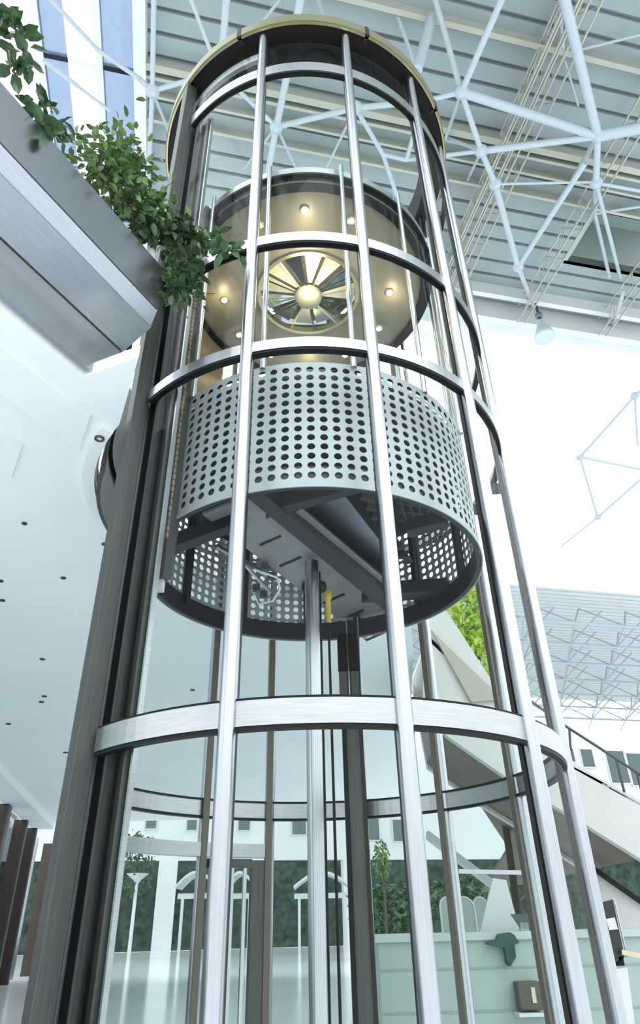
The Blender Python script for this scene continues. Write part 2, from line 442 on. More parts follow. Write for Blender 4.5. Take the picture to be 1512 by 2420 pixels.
# ground floor door at the back: header band, frame and leaf
b = MB(); b.arc(R-.06, R+.03, 1.70, 1.80, -118, -163.5); hd = b.build('door_header', STEELB, shaft)
b = MB(); b.arc(R-.05, R+.02, 0, 1.68, -163.8, -159.6, 6); b.arc(R-.05, R+.02, 1.62, 1.69, -159.6, -146, 3); b.build('door_frame', STEELD, shaft)
for a in (-146.5, -153.5, -157.6):
    b = MB(); b.arc(R-.09, R-.06, .02, 1.62, a, a+1.0, 6); b.build('door_stile', STEEL, shaft)
b = MB(); b.sheet(R-.08, .02, 1.62, -158, -146); b.build('door_glass', GLASS, shaft)
# cross pieces bolted between the right hand tubes and the cab rail
for (px, py, far) in ((1090,990,True),(1130,1205,True),(1172,1155,True),(1040,520,True)):
    P, a = oncyl(px, py, R-.05, far)
    b = MB(); b.arc(R-.16, R-.0, P.z-.03, P.z+.03, a-1.5, a+1.5, 3); b.build('bracket', STEELD, shaft)

# ------------------------------------------------------------------ the cab
RC = 1.305; ZB, ZK, ZC = 3.518, 4.585, 6.93
cab = thing('elevator_cab', 'round glass elevator cab with white perforated skirt and beige lit ceiling, halfway up', 'elevator cab', AX+Vector((0,0,ZB)))
NC, NR = 96, 13
hz0, hz1 = ZB+.055, ZK-.03
bm = bmesh.new(); cache = {}
def vtx(ai, z):
    k = (round(ai % NC, 4), round(z, 5))
    if k not in cache:
        cache[k] = bm.verts.new(pol(ai*360/NC-88, RC, z))
    return cache[k]
ch = (hz1-hz0)/NR; hr = .0265
cw = 2*PI*RC/NC
KEEP0, KEEP1 = 0, int(NC*322/360)
for i in range(NC):
    for j in range(NR):
        z0 = hz0+j*ch; zc = z0+ch/2
        outer = []
        for s in range(4):
            for q in range(3):
                t_ = q/3
                e = [(i+t_, z0), (i+1, z0+ch*t_), (i+1-t_, z0+ch), (i, z0+ch*(1-t_))][s]
                outer.append(vtx(*e))
        inner = []
        for k in range(12):
            th = -PI*3/4+k*2*PI/12
            inner.append(bm.verts.new(pol((i+.5+hr*math.cos(th)/cw)*360/NC-88, RC, zc+hr*math.sin(th))))
        for k in range(12):
            l = (k+1) % 12; bm.faces.new((outer[k], outer[l], inner[l], inner[k]))
    for (za, zb) in ((ZB, hz0), (hz1, ZK)):
        e = [vtx(i+q/3, za) for q in range(4)]; f = [vtx(i+q/3, zb) for q in range(4)]
        for q in range(3): bm.faces.new((e[q], e[q+1], f[q+1], f[q]))
me = bpy.data.meshes.new('skirt'); bm.normal_update(); bm.to_mesh(me); bm.free(); me.materials.append(SKIRT)
skirt = bpy.data.objects.new('skirt', me); COL.objects.link(skirt); skirt.parent = cab; skirt.location = -abs_loc(cab)
sm_ = skirt.modifiers.new('thick', 'SOLIDIFY'); sm_.thickness = .006; sm_.offset = 0
b = MB(); b.arc(RC-.002, RC+.012, ZB, ZB+.03, -180, 180); b.build('bottom_rim', SKIRT, skirt)
b = MB(); b.arc(RC-.035, RC-.008, ZB+.004, ZB+.17, -180, 180); b.build('inner_band', UNDERD, skirt)
b = MB(); b.arc(RC-.03, RC-.008, ZK-.035, ZK+.01, -180, 180); b.build('top_band', DARK, skirt)
for a in (-150, -120, 100, 130, 160, -178, 70, -85):
    b = MB(); b.arc(RC-.06, RC-.01, ZB+.1, ZK-.1, a, a+2.4, 3); b.build('stiffener', UNDERD, skirt)
# underframe
ZU = ZB+.22
def up(px, py, z=ZU): return atz(px, py, z)
def under(name, px, z, h, mt, parent=None):
    b = MB(); b.prism([up(*p, z) for p in px], Vector((0,0,h))); return b.build(name, mt, parent or cab)
b = MB(); b.lathe(AX+Vector((0,0,ZK-.14)), [(RC-.03, 0), (RC-.03, .05)], 64); b.build('floor_plate', UNDERD, cab)
pan = under('access_panel', [(478,1216),(590,1172),(925,1452),(862,1512)], ZU, .02, UNDER)
for k, (x, y) in enumerate(((640,1275),(687,1325),(790,1412),(835,1450),(890,1500))):
    under('slot', [(x-28,y+12),(x+22,y-10),(x+26,y-6),(x-24,y+16)], ZU-.004, .003, DARK, pan)
under('main_beam', [(582,1175),(622,1168),(935,1420),(905,1440)], ZU-.10, .16, UNDERD)
under('beam_flange', [(668,1226),(708,1205),(925,1388),(905,1402)], ZU-.03, .03, UNDER)
under('cross_beam', [(628,1226),(640,1205),(850,1150),(862,1162)], ZU-.09, .12, UNDERD)
under('cross_beam', [(412,1312),(418,1288),(560,1235),(572,1250)], ZU-.09, .12, UNDERD)
under('cross_beam', [(855,1425),(880,1405),(1060,1395),(1085,1412)], ZU-.09, .12, UNDERD)
under('cross_beam', [(960,1255),(1055,1232),(1062,1245),(968,1272)], ZU-.05, .10, UNDERD)
under('belly_sheet', [(700,1212),(815,1172),(905,1290),(905,1392)], ZU+.12, .01, mat('polished_sheet', (.30,.34,.40), .3, 1.0))
b = MB()
for k in range(5):
    b.beam(up(945+k*22, 1185+k*6, ZU+.2), up(965+k*20, 1245+k*2, ZU+.2), .012, .012)
for k in range(3): b.beam(up(940, 1190+k*20, ZU+.2), up(1055, 1205+k*18, ZU+.2), .012, .012)
b.build('wire_mesh', STEELD, cab)
b = MB()
tm = under('terminal_rail', [(848,1165),(862,1162),(975,1330),(960,1335)], ZU+.05, .02, UNDERD)
for k in range(7):
    b = MB(); b.beam(up(852+k*13, 1170+k*24, ZU+.02), up(885+k*13, 1180+k*22, ZU+.02), .035, .05); b.build('terminal', UNDERD, tm)
# guide shoe, clamps and hose on the left of the underframe
b = MB()
b.beam(up(512,1290,ZU-.02), up(655,1372,ZU-.02), .03, .03); b.beam(up(570,1325,ZU-.06), up(640,1400,ZU-.06), .022, .022)
g = b.build('conduit', STEEL, cab)
b = MB(); b.path([up(600,1345,ZU-.05), up(655,1365,ZU-.1), up(662,1392,ZU-.16), up(645,1420,ZU-.18), up(612,1428,ZU-.16), up(600,1405,ZU-.1)], .010, 8); b.build('hose', WHITEP, g)
for (x, y) in ((625,1340),(605,1390),(640,1362),(622,1405)):
    b = MB(); b.box(up(x, y, ZU-.05), UD*.03, VD*.022, Vector((0,0,.03))); b.build('clamp', STEELD, g)
b = MB(); b.lathe(Vector(atz(742, 1392, ZU-.04)), [(.075,0),(.11,.0),(.11,.03),(.08,.03),(.08,.06),(.12,.06),(.12,.1)], 24); b.build('plunger_seat', DARK, cab)
# side post that runs down past the skirt on the door side, with a white connector at its foot
P0, a0 = oncyl(428, 1000, RC+.03); 
b = MB(); zt = oncyl(428, 950, RC+.03)[0].z; zb = oncyl(395, 1365, RC+.03)[0].z
b.arc(RC+.0, RC+.06, zb, ZC, a0-2.2, a0+2.0, 3); sp = b.build('side_post', STEELD, cab)
b = MB(); b.box(pol(a0-1.2, RC+.04, zb-.02), Vector((.035,0,0)), Vector((0,.03,0)), Vector((0,0,.05)))
b.box(pol(a0-3, RC+.06, zb-.10), Vector((.02,0,0)), Vector((0,.02,0)), Vector((0,0,.025))); b.build('connector', WHITEP, sp, .006)
# cab glass, tubes, rings
cang = [-68, -41.5, -14.5, 13.8, 40.5, 67, 95, 125, 155, 185, 215, 230]
for i in range(len(cang)-1):
    b = MB(); b.sheet(RC-.02, ZK+.01, ZC, cang[i]+.5, cang[i+1]-.5, 3); b.build('cab_glass', CABGLASS, cab)
for a in cang[:-3]:
    b = MB(); b.tube(pol(a, RC+.012, ZK-.03), pol(a, RC+.012, ZC+.13), .021, 14); b.build('cab_post', STEEL, cab)
b = MB(); b.arc(RC-.045, RC-.004, ZC, ZC+.085, -180, 180); tr = b.build('top_ring', STEELB, cab)
b = MB(); b.arc(RC-.07, RC-.0, ZC-.028, ZC, -180, 180); b.build('top_gasket', DARK, tr)
b = MB(); b.arc(RC-.07, RC-.035, ZK+.01, ZC-.03, 232, 300, 3); b.build('door_panel', mottled('bronze_door', (.20,.16,.12), (.26,.21,.16), 3, .3, .4, (20,20,1)), cab)
b = MB(); b.arc(RC-.085, RC-.07, ZK+.01, ZC-.03, 252, 258, 3); b.build('door_rail', STEEL, cab)
# ceiling: beige disc with a round rosette, fan petals and warm spots
ZL = ZC-.06
b = MB(); b.arc(.52, RC-.06, ZL, ZL+.04, -180, 180); ceil = b.build('cab_ceiling', BEIGE, cab)
b = MB(); b.arc(RC-.13, RC-.06, ZL-.035, ZL, -180, 180); b.build('cove', DARK, ceil)
b = MB(); b.lathe(AX+Vector((0,0,ZL+.2)), [(.54, 0), (.54, .03)], 40); b.build('roof_plate', BEIGE, ceil)
PET = [mat('cream_petal_glass', (.80,.76,.62), .15), mat('dark_petal_mirror', (.12,.16,.16), .06, .9), mat('pale_blue_petal', (.55,.70,.76), .08, .6)]
for k in range(12):
    a = k*30+8
    b = MB(); w0, w1 = 5, 12.5
    p = [pol(a-w0*1.6, .14, ZL+.02), pol(a+w0*1.6, .14, ZL+.02), pol(a+w1, .52, ZL+.13), pol(a-w1, .52, ZL+.13)]
    b.prism(p, Vector((0,0,.006)))
    b.build('petal', PET[(0,1,2)[k % 3]] if 90 < a % 360 < 270 else PET[(0,0,1)[k % 3]], ceil)  # cream front, cooler rear: lamp glow and reflections painted into petal colours
    b = MB(); b.tube(pol(a+15, .12, ZL-.03), pol(a+15, .54, ZL+.02), .008, 8); b.build('spoke', BRONZE if k % 2 else GOLD, ceil)
b = MB(); b.arc(.50, .535, ZL-.02, ZL+.05, -180, 180); b.build('rosette_ring', GOLD, ceil)
b = MB(); b.lathe(AX+Vector((0,0,ZL-.1)), [(.02,-.03),(.09,-.02),(.13,.02),(.145,.07),(.10,.14)], 24); b.build('boss', mat('pale_boss', (.34,.35,.28), .5), ceil)
SPOT = [(720,495),(612,530),(830,520),(905,600),(920,690),(530,708),(565,790),(640,838),(815,838),(560,600),(895,775)]
for k, (x, y) in enumerate(SPOT):
    P = atz(x, y, ZL); d = P-Vector((AX.x, AX.y, ZL)); 
    P = Vector((AX.x, AX.y, ZL))+d.normalized()*max(.78, min(d.length, 1.02))
    b = MB(); b.lathe(P, [(.045,0),(.045,-.015),(.03,-.02),(.03,0)], 16); s_ = b.build('spot_trim', GOLD, ceil)
    b = MB(); b.lathe(P, [(.027,-.012),(.02,-.026),(.004,-.03)], 12); b.build('spot_bulb', BULB, s_)
lamp_d = bpy.data.lights.new('rosette_lamp', 'POINT'); lamp_d.energy = 12; lamp_d.color = (1,.82,.55); lamp_d.shadow_soft_size = .12
lamp = bpy.data.objects.new('rosette_lamp', lamp_d); COL.objects.link(lamp); lamp.parent = cab; lamp.location = (0, -.30, ZL-.28-ZB)
for a in (0, 90, 180, 270):
    ld = bpy.data.lights.new('spot_lamp', 'POINT'); ld.energy = 1.6; ld.color = (1,.82,.55); ld.shadow_soft_size = .05
    lo = bpy.data.objects.new('spot_lamp', ld); COL.objects.link(lo); lo.parent = cab; lo.location = pol(a, .9, ZL-.12)-abs_loc(cab)

# ------------------------------------------------------------------ plunger, ropes, mast, counterweight
pp = aty(745, 1900, 4.75)
pl = thing('hydraulic_plunger', 'polished steel plunger tube under the middle of the raised cab', 'plunger', (pp.x, 4.75, 0))
b = MB(); b.tube((pp.x, 4.75, 0), (pp.x, 4.75, ZU-.04), .056, 24); b.build('tube', STEEL, pl)
b = MB(); b.lathe((pp.x, 4.75, 0), [(.11,0),(.11,.12),(.07,.14),(.07,.2)], 24); b.build('packing_head', STEELD, pl)
def rope(px, py, y, top, label, fit=False):
    P = aty(px, py, y); t = thing('hanging_rope', label, 'rope', (P.x, y, 0), 'ropes in the shaft')
    b = MB(); b.tube((P.x, y, .0), (P.x, y, top), .010, 8); b.build('rope', DARK, t)
    if fit:
        b = MB(); b.lathe((P.x, y, top), [(.014,-.26),(.022,-.2),(.022,-.06),(.03,-.05),(.03,.0),(.02,.02)], 14); b.build('yellow_clamp', YELLOW, t)['label'] = 'yellow rope clamp'
rope(767, 1900, 5.0, ZU+.05, 'black rope nearest the plunger tube, without a yellow clamp')
rope(789, 1900, 5.0, ZB+.02, 'black rope hung from a yellow clamp under the cab', True)
mp = aty(842, 1900, 6.12); mast = thing('guide_mast', 'wide dark grey guide mast standing inside the back of the glass shaft', 'mast', (mp.x, 6.12, 0))
b = MB(); b.abox(mp.x-.075, mp.x+.06, 6.08, 6.18, 0, 8.8); b.build('mast_body', STEELD, mast)
b = MB(); b.abox(mp.x-.10, mp.x-.062, 6.05, 6.16, 0, 8.8); b.build('left_flange', BLACK, mast)
b = MB(); b.abox(mp.x+.055, mp.x+.085, 6.06, 6.16, 0, 8.8); b.build('right_flange', BRONZE, mast)
zc = aty(828, 1580, 5.9).z; cx = aty(826, 1580, 5.9).x
cwt = thing('counterweight', 'black and steel counterweight block hanging before the mast under the cab', 'counterweight', (cx, 5.9, zc-.3))
for dx in (-.065, .035):
    b = MB(); b.abox(cx+dx-.04, cx+dx+.04, 5.86, 5.94, zc-.02, zc+.32); b.build('black_plate', BLACK, cwt)
for dx in (-.065, .04):
    b = MB(); b.abox(cx+dx-.035, cx+dx+.035, 5.87, 5.93, zc-.26, zc-.03); b.build('steel_block', STEELD, cwt, .006)
for dx in (-.012, .095):
    b = MB(); b.tube((cx+dx, 5.88, zc-.3), (cx+dx, 5.88, zc+.5), .009, 8); b.build('rod', STEEL, cwt)
for dx in (-.06, .0, .05):
    b = MB(); b.lathe((cx+dx, 5.85, zc-.30), [(.03,-.03),(.03,.03)], 12, Vector((0,1,0))); b.build('roller', DARK, cwt)
# bumpy travelling chain beside the door side of the cab
cp_ = oncyl(408, 1150, 1.42)[0]
ct = thing('travelling_chain', 'brown travelling chain hanging between the door profiles and the cab skirt', 'chain', (cp_.x, cp_.y, 3.3))
b = MB()
for k in range(60): b.lathe((cp_.x, cp_.y, 3.3+k*.05), [(.007,0),(.013,.01),(.013,.032),(.007,.045)], 8)
b.build('chain_links', mottled('brown_chain', (.16,.12,.08), (.3,.25,.18), 12, .5, .4), ct)

# ------------------------------------------------------------------ balcony edge in stepped steel
CB = -2.36; CBL = -2.44; CB2 = -2.667
def bp(px, py, c): return onplane(px, py, WN, c)
L = [(402,654,CB), (368,730,CB), (352,770,CBL), (285,828,CB2), (236,894,CB2)]
E_ = [bp(*p) for p in L]
S0 = 7.0
def back(p, c, s): return p-WD*s
bal = thing('balcony_edge', 'stepped brushed steel edge of the upper balcony ending at the shaft', 'balcony', E_[2])
names = ['upper_fascia', 'lower_fascia', 'underside', 'drop_fascia']
for k in range(4):
    p, q = E_[k], E_[k+1]
    th = (Vector((0,0,.02)) if k == 2 else -WN*.03)
    b = MB()
    if k < 2:
        joint = 2.36 if k == 0 else 2.42
        b.prism([p, q, q-WD*joint, p-WD*joint], th); b.prism([p-WD*(joint+.012)+WN*.03, q-WD*(joint+.012)+WN*.03, q-WD*S0+WN*.03, p-WD*S0+WN*.03], th-WN*.03)
    else:
        b.prism([p, q, q-WD*S0, p-WD*S0], th)
    b.build(names[k], STEELF, bal)
for k, nm in ((1,'seam'),(2,'lower_edge'),(3,'shadow_gap')):
    p = E_[k]; b = MB(); b.beam(p+WN*.004, p+WN*.004-WD*S0, .006, .006); b.build(nm, STEELD if k != 2 else STEEL, bal)
# mitred end plates facing the shaft
inn = -WN*.5
b = MB(); b.prism([E_[0]+inn*0, E_[1], E_[2], E_[2]+inn, E_[0]+inn], WD*.015); b.build('end_plate', STEELF, bal)
b = MB(); b.prism([E_[2]+Vector((0,0,.0)), E_[3], E_[3]+Vector((0,0,.05)), E_[2]+Vector((0,0,.05))], WD*.02); b.build('end_plate', STEELF, bal)
b = MB(); b.prism([E_[3], E_[4], E_[4]+inn, E_[3]+inn], WD*.015); b.build('end_plate', STEELD, bal)
b = MB(); q = [E_[0]-WN*.03+Vector((0,0,-.03)), E_[0]-WN*.6+Vector((0,0,-.03))]
b.prism([q[0], q[1], q[1]-WD*S0, q[0]-WD*S0], Vector((0,0,-.1))); b.build('planter_bed', mat('soil', (.05,.04,.03), .9), bal)

# plants on the balcony
def leaf(b, p, d, n, l, w):
    d = d.normalized(); s = d.cross(n)
    if s.length < 1e-4: s = Vector((1,0,0))
    s.normalize(); n = s.cross(d)
    vs = [p, p+d*l*.3+s*w*.5+n*l*.05, p+d*l*.3-s*w*.5+n*l*.05, p+d*l*.3, p+d*l*.7+s*w*.4+n*l*.0, p+d*l*.7-s*w*.4, p+d*l*.72-n*l*.03, p+d*l-n*l*.14]
    b.add(vs, [(0,3,1),(0,2,3),(3,6,4,1),(2,5,6,3),(6,7,4),(6,5,7)])
def rnd(s=1.0): return Vector((random.gauss(0,s), random.gauss(0,s), random.gauss(0,s)))
def plant(name, label, pts, c, nl, size, spread, mt, droop=.35, cat='plant'):
    P = [bp(x, y, c)+WN*o for (x, y, o) in pts]
    P = [p if (p-Vector((AX.x, AX.y, p.z))).length > 1.78 else oncyl(x, y, 1.80)[0] for p, (x, y, o) in zip(P, pts)]
    t = thing(name, label, cat, P[0])
    f = MB(); s = MB()
    for i in range(len(P)-1): s.path([P[i], (P[i]+P[i+1])/2+rnd(.02), P[i+1]], [.009,.008,.006], 6)
    for k in range(nl):
        i = random.randrange(len(P)-1); a = random.random()
        base = P[i].lerp(P[i+1], a); o = rnd(spread); tip = base+o
        if k % 5 == 0: s.path([base, base+o*.5+Vector((0,0,.01)), tip], [.004,.003,.002], 4, False)
        d = (o.normalized()*.6+rnd(.5)+Vector((0,0,-droop)))
        leaf(f, tip, d, Vector((0,0,1))+rnd(.5), size*random.uniform(.7,1.25), size*random.uniform(.45,.6))
    f.build('foliage', mt, t); s.build('stems', STEM, t)
    return t
plant('balcony_shrub', 'bushy light green shrub on top of the steel balcony edge', [(205,400,0),(262,360,-.02),(300,345,-.02),(330,420,0),(290,430,0),(240,390,0),(300,480,0),(345,470,0),(365,520,0)], CB-.05, 760, .075, .085, LEAF2, .2)
plant('trailing_ivy', 'dark green ivy trailing over the balcony corner beside the shaft jamb', [(285,470,0),(340,520,0),(380,540,.03),(420,575,.06),(440,620,.1),(425,660,.12),(432,700,.12)], CB-.02, 560, .09, .058, LEAF, .6)
plant('ivy_spray', 'single leafy green spray reaching across to the front shaft glass', [(420,560,.06),(470,560,.15),(500,572,.2),(535,588,.22),(562,592,.22)], CB, 70, .10, .026, LEAF, .3)
plant('potted_fern', 'small dark fern tuft on the balcony edge left of the bushy shrub', [(95,330,0),(90,290,0),(105,250,0),(120,290,0),(150,335,0)], CB-.03, 60, .12, .035, LEAF, .3)
plant('hanging_vine', 'dark broad leaved vine hanging in at the top left corner', [(-40,5,0),(12,50,0),(40,90,0),(55,110,0),(45,150,0),(40,180,0)], CB, 46, .12, .028, LEAF, .7)

# downlights and marks in the white soffit
DLK = mat('downlight_black', (.03,.03,.035), .4)
dl = [(150,1365),(100,1557),(105,1645),(98,1658),(20,1710),(155,1778),(2,1372),(6,1418),(58,1236),(455,1630),(560,1555),(246,1285)]
lab = ['downlight midway between the left photo edge and the shaft jamb, above the others','lone downlight in the middle of the left soffit','upper of two downlights close together','lower of two downlights close together',
  'faint downlight low near the left photo edge','lowest downlight close to the shaft jamb','upper of two downlights at the left photo edge','lower of two downlights at the left photo edge','faintest downlight high up on the soffit',
  'downlight seen through the shaft left of the front post','downlight seen through the shaft right of the front post','downlight touching the left side of the jamb']
for k, (x, y) in enumerate(dl):
    P = atz(x, y, ZS); d = (P-EYE).length
    r_ = .0035*d
    b = MB(); b.lathe(P, [(r_,.0),(r_,-.012),(r_*.6,-.014)], 14)
    tag(b.build('downlight', DLK), 'small dark '+lab[k], 'downlight', 'downlights of the soffit')
P = atz(235, 1035, ZS-.04); b = MB(); b.lathe(P, [(.034,.0),(.034,-.012),(.02,-.012),(.02,-.004)], 20, cap=False)
rl = tag(b.build('ring_downlight', STEELD), 'round ring shaped downlight in the white collar left of the jamb', 'downlight')
b = MB(); b.lathe(P, [(.0195,-.004),(.019,-.006)], 16); b.build('lens', WHITEP, rl)

# ------------------------------------------------------------------ roof frame
sf = thing('roof_space_frame', 'white tubular space frame under the grey roof deck', 'roof frame', uvz(5, 6, 15.8))
LO, HI = 15.8, 17.25
def strut(p, q, r, zp=LO, zq=LO, mt=None):
    b = MB(); b.tube(atz(*p, zp), atz(*q, zq), r, 12); b.build('strut', mt or STRUT, sf)
N1,N2,N3,N4,N5,N6,N7,N8,N9 = (1090,218),(1412,322),(1137,357),(1330,128),(1170,435),(1408,432),(1405,505),(1224,630),(1260,722)
Mn, Ln = (653,300), (360,215)
S = [ (N1,(1190,-12),.065,LO,LO),(N1,(1026,-8),.06,LO,HI),(N1,N2,.095,LO,LO),(N1,N3,.06,LO,LO),(N3,N2,.075,LO,LO),(N1,(1000,240),.05,LO,LO),(N1,(1045,350),.04,LO,HI),
 (N2,(1332,-10),.10,LO,LO),(N2,(1530,300),.12,LO,LO),(N2,N6,.075,LO,LO),(N2,(1350,430),.06,LO,HI),(N4,(1324,-10),.045,HI,HI),(N4,(1530,78),.03,HI,HI),(N4,(1366,250),.025,HI,HI),
 (N3,N5,.065,LO,LO),(N5,N8,.075,LO,LO),(N8,N9,.06,LO,HI),(N3,(1055,325),.04,LO,HI),(N3,(960,378),.045,LO,LO),(N3,(1105,425),.03,LO,HI),(N5,(1406,430),.03,LO,LO),
 (N6,N7,.06,LO,HI),(N7,(1440,655),.05,HI,HI),(N6,(1465,655),.05,LO,HI),(N6,(1530,455),.04,LO,LO),(N7,(1530,485),.04,HI,HI),((1472,692),(1448,770),.05,LO,HI),((1382,385),N8,.07,LO,LO),
 (Ln,(364,-10),.05,LO,LO),(Ln,(350,440),.05,LO,LO),(Ln,(460,186),.05,LO,LO),(Ln,(405,325),.035,LO,HI),(Ln,(330,187),.05,LO,LO),((330,187),(231,118),.045,LO,LO),((231,118),(110,-12),.04,LO,LO),
 ((185,205),(100,140),.045,LO,LO),((185,205),(260,262),.03,LO,LO),((448,-10),(520,180),.04,LO,LO),((536,-10),(520,180),.07,LO,LO),((520,180),(460,186),.05,LO,LO),((520,180),(668,-10),.035,LO,HI),((711,-10),(686,140),.08,LO,LO),((686,140),Mn,.075,LO,LO),(Mn,(625,450),.07,LO,LO),
 ((748,-10),(780,80),.04,HI,LO),(Mn,(560,210),.045,LO,LO),((560,210),(520,180),.045,LO,LO),(Mn,(840,255),.06,LO,LO),((840,255),(1000,240),.06,LO,LO),(Mn,(575,400),.03,LO,HI),(Mn,(720,440),.035,LO,HI),((840,255),(905,365),.05,LO,LO),((840,255),(780,80),.05,LO,LO),((905,365),(940,470),.05,LO,LO),((840,255),(760,420),.03,LO,HI),
 ((1000,240),(960,378),.05,LO,LO),((960,378),(905,365),.05,LO,LO),((1022,40),(985,165),.11,HI,LO),((985,165),(1000,240),.05,LO,LO),((985,165),(940,40),.04,LO,HI),
 ((1500,935),(1370,1080),.045,LO,LO),((1370,1080),(1412,1222),.04,LO,LO),((1370,1080),(1530,1112),.05,LO,LO),((1412,1222),(1530,1118),.045,LO,LO),((1412,1222),(1325,1292),.035,LO,LO),((1500,935),(1506,1050),.04,LO,LO),((1500,935),(1540,900),.06,LO,LO)]
for s_ in S: strut(*s_)
for n_ in (N1, N2, N3, N5, N6, N8, Mn, Ln, (840,255), (520,180), (1370,1080), (1412,1222), (1500,935)):
    P = atz(*n_, LO); b = MB(); b.lathe(P+Vector((0,0,-.12)), [(.05,0),(.13,.05),(.15,.12),(.13,.19),(.05,.24)], 14); b.build('node', STRUT, sf)

# cream purlins under the deck
pu = ['cream purlin crossing the ceiling nearest the camera','cream purlin passing just behind the top ring of the shaft','thin cream purlin above the cab roof','cream purlin ending at the right hand roof node','cream purlin nearest the great skylight']
for k, (x, y, w, h) in enumerate(((1200,90,.11,.14),(760,243,.15,.14),(450,245,.06,.08),(1250,372,.07,.08),(1200,452,.07,.08))):
    v = atz(x, y, HI).dot(VD)
    b = MB(); b.uvbox(US0, 18, v-w/2, v+w/2, HI-h/2, ZR); tag(b.build('roof_purlin', CREAM), pu[k], 'purlin', 'cream roof purlins')
# open web joists running away from the camera
jl = ['lattice joist meeting the cream purlin at the upper right', 'lattice joist above the right hand shaft tubes', 'lattice joist left of the dark roof well', 'lattice joist right of the dark roof well', 'lattice joist cut by the top right corner']
for k, (x, y) in enumerate(((1230,245),(1120,505),(1335,565),(1460,720),(1375,40))):
    P = atz(x, y, 16.9); u = P.dot(UD); v0_ = max(P.dot(VD)-7, -2); v1_ = VS0-.2
    t = thing('roof_joist', 'cream '+jl[k], 'joist', uvz(u, v0_, 16.6), 'lattice roof joists')
    for du, z in ((-.12,16.6),(.12,16.6),(0,17.3)):
        b = MB(); b.beam(uvz(u+du, v0_, z), uvz(u+du, v1_, z), .035, .045); b.build('chord', CREAM, t)
    b = MB(); n_ = int((v1_-v0_)/.45)
    for i in range(n_):
        va = v0_+(v1_-v0_)*i/n_; vb = v0_+(v1_-v0_)*(i+1)/n_
        za, zb = (16.6,17.3) if i % 2 == 0 else (17.3,16.6)
        b.tube(uvz(u+(.12 if za < 17 else 0), va, za), uvz(u+(.12 if zb < 17 else 0), vb, zb), .012, 6)
        b.tube(uvz(u-(.12 if za < 17 else 0), va, za), uvz(u-(.12 if zb < 17 else 0), vb, zb), .012, 6)
    b.build('web', CREAM, t)
# trusses of the far roof beyond the skylight
ff = thing('far_roof_frame', 'white zigzag roof trusses beyond the bright skylight', 'roof frame', uvz(25, 31, 16))
v = VS1+2.0; k = 0
while v < 51:
    b = MB(); u0 = 6 + (k % 2)*1.6
    us = [u0+3.2*i for i in range(16)]
    b.tube(uvz(us[0], v, 15.7), uvz(us[-1], v, 15.7), .07, 8)
    for i in range(len(us)-1):
        mid = (us[i]+us[i+1])/2
        b.tube(uvz(us[i], v, 15.7), uvz(mid, v+1.6, 17.35), .05, 6); b.tube(uvz(mid, v+1.6, 17.35), uvz(us[i+1], v, 15.7), .05, 6)
        if v > VS1+3: b.tube(uvz(us[i], v, 15.7), uvz(mid, v-1.6, 17.35), .045, 6)
        b.tube(uvz(us[i], v, 15.7), uvz(us[i]+1.6, v+3.2, 15.7), .045, 6)
    b.build('truss', STRUT, ff); v += 3.2; k += 1

# hanging floodlight below the skylight edge
P = atz(1272, 742, 16.6)
fl = thing('pendant_floodlight', 'pale bell shaped floodlight hanging under the edge of the skylight', 'floodlight', P)
b = MB(); b.lathe(P, [(.05,0),(.11,-.02),(.11,-.14),(.07,-.16)], 14); b.build('socket', mat('socket_grey', (.16,.18,.18), .5), fl)
b = MB(); b.lathe(P, [(.09,-.30),(.10,-.34),(.16,-.55),(.27,-.85),(.30,-1.0),(.27,-1.0)], 20); b.build('bell_shade', mat('bell_grey', (.55,.62,.66), .3), fl)
b = MB(); b.tube(P+Vector((0,0,-.3)), P+Vector((0,0,1.0)), .04, 8); b.build('hanger', STEELD, fl)

# ------------------------------------------------------------------ stair at the right
YS = 8.4
def st(px, py, y=YS): return aty(px, py, y)
stair = thing('staircase', 'white inclined staircase coming down from the mezzanine behind the right shaft posts', 'staircase', st(1400,1950))
STW = mottled('stair_white', (.54,.55,.52), (.60,.61,.58), .8, .5)
b = MB(); b.prism([st(1000,1440), st(1056,1445), st(1196,1660), st(1343,1796), st(1530,1902), st(1530,2040), st(1378,1945), st(1203,1841), st(1060,1742), st(1000,1690)], Vector((0,.12,0))); b.build('near_stringer', STW, stair)
b = MB(); b.prism([st(1018,1492), st(1046,1522), st(1186,1656), st(1112,1662)], Vector((0,-.06,0))); b.build('stair_shade_band', mat('stair_shade_grey', (.40,.39,.34), .6), stair)  # grey sheet standing in for the shaded band of the stair
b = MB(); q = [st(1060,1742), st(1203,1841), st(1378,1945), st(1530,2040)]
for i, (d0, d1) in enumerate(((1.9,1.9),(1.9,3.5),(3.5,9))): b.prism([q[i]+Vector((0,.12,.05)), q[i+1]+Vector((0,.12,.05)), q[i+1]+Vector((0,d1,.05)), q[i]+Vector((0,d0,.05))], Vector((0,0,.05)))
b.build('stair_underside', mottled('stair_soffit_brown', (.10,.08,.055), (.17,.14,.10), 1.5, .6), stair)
b = MB(); b.prism([p+Vector((0,1.85,0)) for p in (st(1010,1500), st(1182,1662), st(1343,1800), st(1530,1906), st(1530,2040), st(1378,1945), st(1203,1841), st(1060,1742))], Vector((0,.12,0))); b.build('far_stringer', STW, stair)
b = MB(); b.prism([st(1010,1500), st(1182,1664), st(1343,1802), st(1530,1908), st(1530,1914), st(1343,1810), st(1182,1674), st(1010,1512)], Vector((0,1.9,0))); b.build('steps', STW, stair)
b = MB(); b.path([st(1245,1650), st(1330,1712), st(1420,1770), st(1530,1842)], .018, 8); hr_ = b.build('handrail', STEELD, stair)
